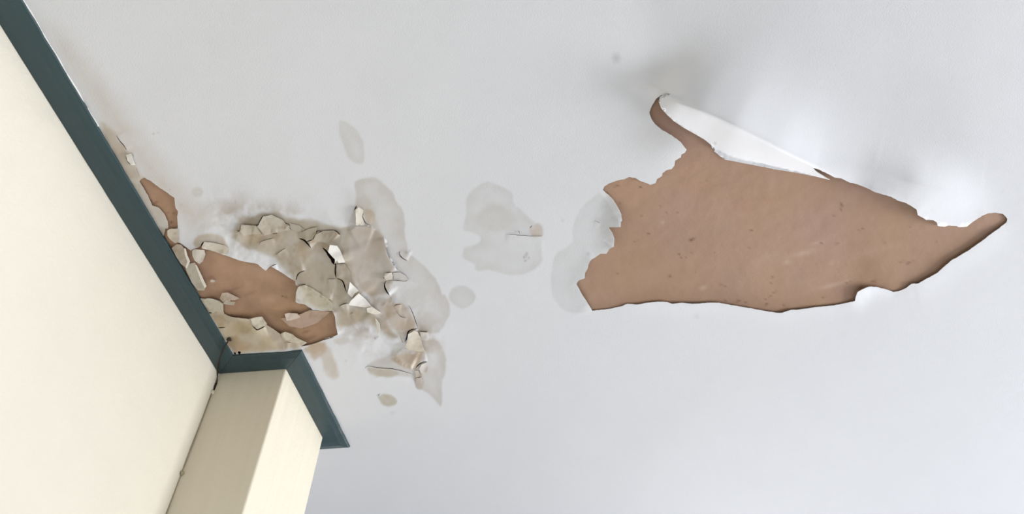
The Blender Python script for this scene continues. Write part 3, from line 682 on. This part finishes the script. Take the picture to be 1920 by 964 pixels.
flake(C4((785,505),(840,500),(880,560),(885,610),(850,610),(790,598)), .001, 180, .008, (.42,.37,.30), .7, 'dark brown-grey flake between the two upper bright white flakes')
flake([(379,465),(377.8,462),(383,454),(400,455.5),(422,460.4),(428.4,466),(424,478),(400,471)], .0015, 190, .009, (.68,.62,.51), .6, 'oval cream blister on the upper edge of the corner bare patch')
flake([(236,291),(245.6,288.3),(250,299),(254,309.8),(245.6,310),(238.8,301.7)], .001, 180, .006, (.75,.72,.65), .8, 'small cream flake near the top of the stained strip by the teal trim')
flake(C5((850,470),(1005,440),(1110,395),(1180,400),(1300,408),(1180,510),(1040,560),(930,540)), 0.0, 240, .004, (.46,.31,.22), .92, 'thin brown undercoat layer lifting at the right of the corner bare patch', thick=.0006)

# ------------------------------------------------------------------ walls, pillar, trim
def wallbox(name, lo, hi, m, **kw): return boxes(name, [(lo, hi)], m, kind='structure', **kw)
wallbox('wall_left', (WALL_X-.15, YB-.15, 0), (WALL_X, PIL_Y2, CEIL+.02), M_WALL)
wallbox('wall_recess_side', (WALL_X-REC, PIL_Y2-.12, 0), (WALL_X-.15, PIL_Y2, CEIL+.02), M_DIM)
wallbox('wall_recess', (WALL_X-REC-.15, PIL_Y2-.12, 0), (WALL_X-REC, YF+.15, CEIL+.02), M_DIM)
def fronted(name, lo, hi, m, **kw): return boxes(name, [(lo, hi)], m, **kw)
pil = fronted('trim_5', (WALL_X-.01, PIL_Y1, 0), (WALL_X+PIL_W, PIL_Y2, CEIL+.01), M_PIL, kind='structure')
pil.name = 'wall_pillar'
bv = pil.modifiers.new('bevel', 'BEVEL'); bv.width = .004; bv.segments = 3; bv.limit_method = 'ANGLE'
PROF = [(0,.0085),(.002,.0100),(.020,.0104),(.040,.0098),(.0445,.0086),(.047,.0080),(.0555,.0064),(.0585,.0048),(.0597,.0018),(.0597,-.003),(0,-.003)]
def trim(name, a, b, inward, m0, m1, label):
    """painted cover strip from a to b along the wall; inward: unit vector off the wall; m0, m1: mitre slopes"""
    a, b, inw = np.array(a, float), np.array(b, float), np.array(inward, float)
    d = b-a; Ln = np.hypot(*d); d /= Ln; n = max(2, int(Ln/.008)); V = []
    for i in range(n+1):
        for j, (u, dr) in enumerate(PROF):
            l0 = m0*u+(.0005 if m0 else 0); l1 = Ln+m1*u-(.0005 if m1 else 0); l = l0+(l1-l0)*i/n
            w0 = .0008*float(fbm(np.array(l*1000+a[0]*777), np.array(u*0+3.), 28, 91+int(u > .05), 2))*(1 if (j in (0, 7, 8, 9)) and 0 < i < n else 0)
            zz = .0004*float(fbm(np.array(l*1000.), np.array(u*1000.), 30, 95, 2)) if dr > .004 else 0
            p = a+d*l+inw*(u+w0); V.append((p[0], p[1], CEIL-dr-zz))
    k = len(PROF); Fs = []
    for i in range(n):
        for j in range(k): Fs.append((i*k+j, i*k+(j+1) % k, (i+1)*k+(j+1) % k, (i+1)*k+j))
    Fs.append(tuple(range(k))[::-1]); Fs.append(tuple(n*k+j for j in range(k)))
    return mk(name, V, Fs, M_TEAL, kind='structure', label=label)
px0, px1 = WALL_X, WALL_X+PIL_W
trim('trim_1', (px0, YB), (px0, PIL_Y1), (1, 0), 0, -1, 'long teal painted wooden strip between the left wall and the ceiling')
trim('trim_2', (px0, PIL_Y1), (px1, PIL_Y1), (0, -1), 1, 1, 'short teal strip across the front of the pillar')
trim('trim_3', (px1, PIL_Y1), (px1, PIL_Y2), (1, 0), -1, 1, 'teal strip along the right side of the pillar')
trim('trim_4', (px1, PIL_Y2), (px0, PIL_Y2), (0, 1), -1, -1, 'teal strip along the far side of the pillar')

# cable stapled down the corner between wall and pillar
def tube(pts, r, seg=8):
    P = np.array(pts, float); n = len(P); r = np.broadcast_to(r, (n,)); V, Fs = [], []
    T = np.gradient(P, axis=0); T /= np.linalg.norm(T, axis=1)[:, None]
    for i in range(n):
        a = np.cross(T[i], [0.3, 0.5, 0.81]); a /= np.linalg.norm(a); b = np.cross(T[i], a)
        for k in range(seg):
            t = 2*math.pi*k/seg; V.append(P[i]+r[i]*(a*math.cos(t)+b*math.sin(t)))
    for i in range(n-1):
        for k in range(seg): Fs.append((i*seg+k, i*seg+(k+1) % seg, (i+1)*seg+(k+1) % seg, (i+1)*seg+k))
    Fs.append(tuple(range(seg))[::-1]); Fs.append(tuple((n-1)*seg+k for k in range(seg)))
    return V, Fs
def raywall(x, y, plane, val):
    q = np.array([(x-960)/F_PX, -(y-482)/F_PX, 1]) @ RR
    t = val/q[plane]; p = q*t; p[2] += CAMZ; return p
yb = np.linspace(-.1, px2w(np.array([186., 236.]))[1], 260)
V, Fs = tube([(WALL_X+TR_W+.0004+.0006*math.sin(y*90), y, CEIL-.0006) for y in yb], np.clip(.0012+.0010*fbm(yb*1000, yb*0, 16, 131, 3), .0002, .003), 6)
mk('paint_bead', V, Fs, M_BEAD, bpy.data.objects['trim_1'], smooth_=True, label='ragged white paint line along the ceiling edge')
root = bpy.data.objects.new('corner_cable', None); scene.collection.objects.link(root); root.location = (WALL_X+.003, PIL_Y1-.003, 1.5)
root['label'] = 'thin brown cable clipped down the corner between cream wall and pillar'; root['category'] = 'cable'
def local(V): return [tuple(np.array(v)-np.array(root.location)) for v in V]
zs = np.linspace(CEIL-.075, 0.1, 60)
V, Fs = tube([(WALL_X+.0015+.0008*math.sin(z*23), PIL_Y1-.0015-.0008*math.sin(z*31+1), z) for z in zs], .0012)
mk('sheath', local(V), Fs, M_CABLE, root, smooth_=True)
def blob(c, r, m, name, parent, seed, sq=(1, 1, 1), **kw):
    import bmesh
    bm = bmesh.new(); bmesh.ops.create_icosphere(bm, subdivisions=3, radius=r)
    for v in bm.verts:
        k = 1+.28*math.sin(v.co.x/r*3.1+seed)*math.cos(v.co.y/r*2.7+seed*2)+.15*math.sin(v.co.z/r*6+seed)
        v.co = Vector((v.co.x*k*sq[0], v.co.y*k*sq[1], v.co.z*k*sq[2]))
    me = bpy.data.meshes.new(name); bm.to_mesh(me); bm.free()
    for p in me.polygons: p.use_smooth = True
    o = link(name, me, m, parent, **kw); o.location = tuple(np.array(c)-(np.array(root.location) if parent else 0)); return o
def zat(x, y):
    q = raywall(x, y, 0, WALL_X); return q[2]
blob((WALL_X+.003, PIL_Y1-.003, zat(340, 889)), .0042, M_CABLE, 'cable_clip', root, 1, (1, 1, 1.1))
blob((WALL_X+.003, PIL_Y1-.003, zat(398, 738)), .0042, M_PIL, 'cable_clip', root, 4, (1, 1, 1.3), label='cable clip painted cream')
# dark wire end coming out of the ceiling at the inner corner of the trim
pw = [px2w(np.array([429., 636.]), .004), px2w(np.array([427., 641.]), .010), px2w(np.array([421., 650.]), .0125), px2w(np.array([413., 668.]), .0130), px2w(np.array([409.5, 682.]), .0125)]
z0 = CEIL-.012
for i, (x, y) in enumerate([(408.5,695),(408,705),(406.5,716),(403.5,726),(401,734)]):
    p = raywall(x, y, 0, WALL_X+.003); pw.append(p)
pw = np.array([p for p in pw]); t = np.linspace(0, 1, len(pw)); tt = np.linspace(0, 1, 50)
pw = np.stack([np.interp(tt, t, pw[:, k]) for k in range(3)], 1)
V, Fs = tube(pw, .0010+.0010*np.abs(np.sin(tt*9))*(tt > .1)+.0008*(tt > .8))
wr = mk('loose_wire', V, Fs, M_DARK, smooth_=True, label='dark frayed wire end poking out where the teal trims meet', category='wire')
blob(px2w(np.array([429.5, 636.5]), .004), .0050, M_DARK, 'frayed_end', None, 3, (1.2, 1, .8)).parent = wr

# ------------------------------------------------------------------ the rest of the room, behind and around the camera
wallbox('floor', (WALL_X-REC-.15, YB-.15, -.12), (XR+.15, YF+.15, 0), M_FLOOR)
wallbox('wall_back', (WALL_X, YB-.15, 0), (XR, YB, CEIL+.02), M_ROOM)
def windowed(name, axis, pos, lo, hi, wlo, whi, sill, head, out):
    t0, t1 = (pos, pos+out) if out > 0 else (pos+out, pos)
    def bx(a0, a1, z0, z1):
        return ((a0, t0, z0), (a1, t1, z1)) if axis == 'y' else ((t0, a0, z0), (t1, a1, z1))
    boxes(name, [bx(lo, hi, 0, sill), bx(lo, hi, head, CEIL+.02), bx(lo, wlo, sill, head), bx(whi, hi, sill, head)], M_ROOM, kind='structure')
    def fb(a0, a1, z0, z1):
        u0, u1 = pos+.04, pos+.09
        return ((a0, u0, z0), (a1, u1, z1)) if axis == 'y' else ((u0, a0, z0), (u1, a1, z1))
    mid = (wlo+whi)/2
    return boxes('window_'+('1' if axis == 'y' else '2'), [fb(wlo, whi, sill, sill+.06), fb(wlo, whi, head-.06, head), fb(wlo, wlo+.06, sill+.06, head-.06), fb(whi-.06, whi, sill+.06, head-.06), fb(mid-.03, mid+.03, sill+.06, head-.06)], M_WOODW, kind='structure')
windowed('wall_far', 'y', YF, WALL_X-REC, XR, -.2, 3.4, .5, 2.4, .15)
windowed('wall_right', 'x', XR, YB, YF, 0.8, 2.8, .65, 2.15, .15)
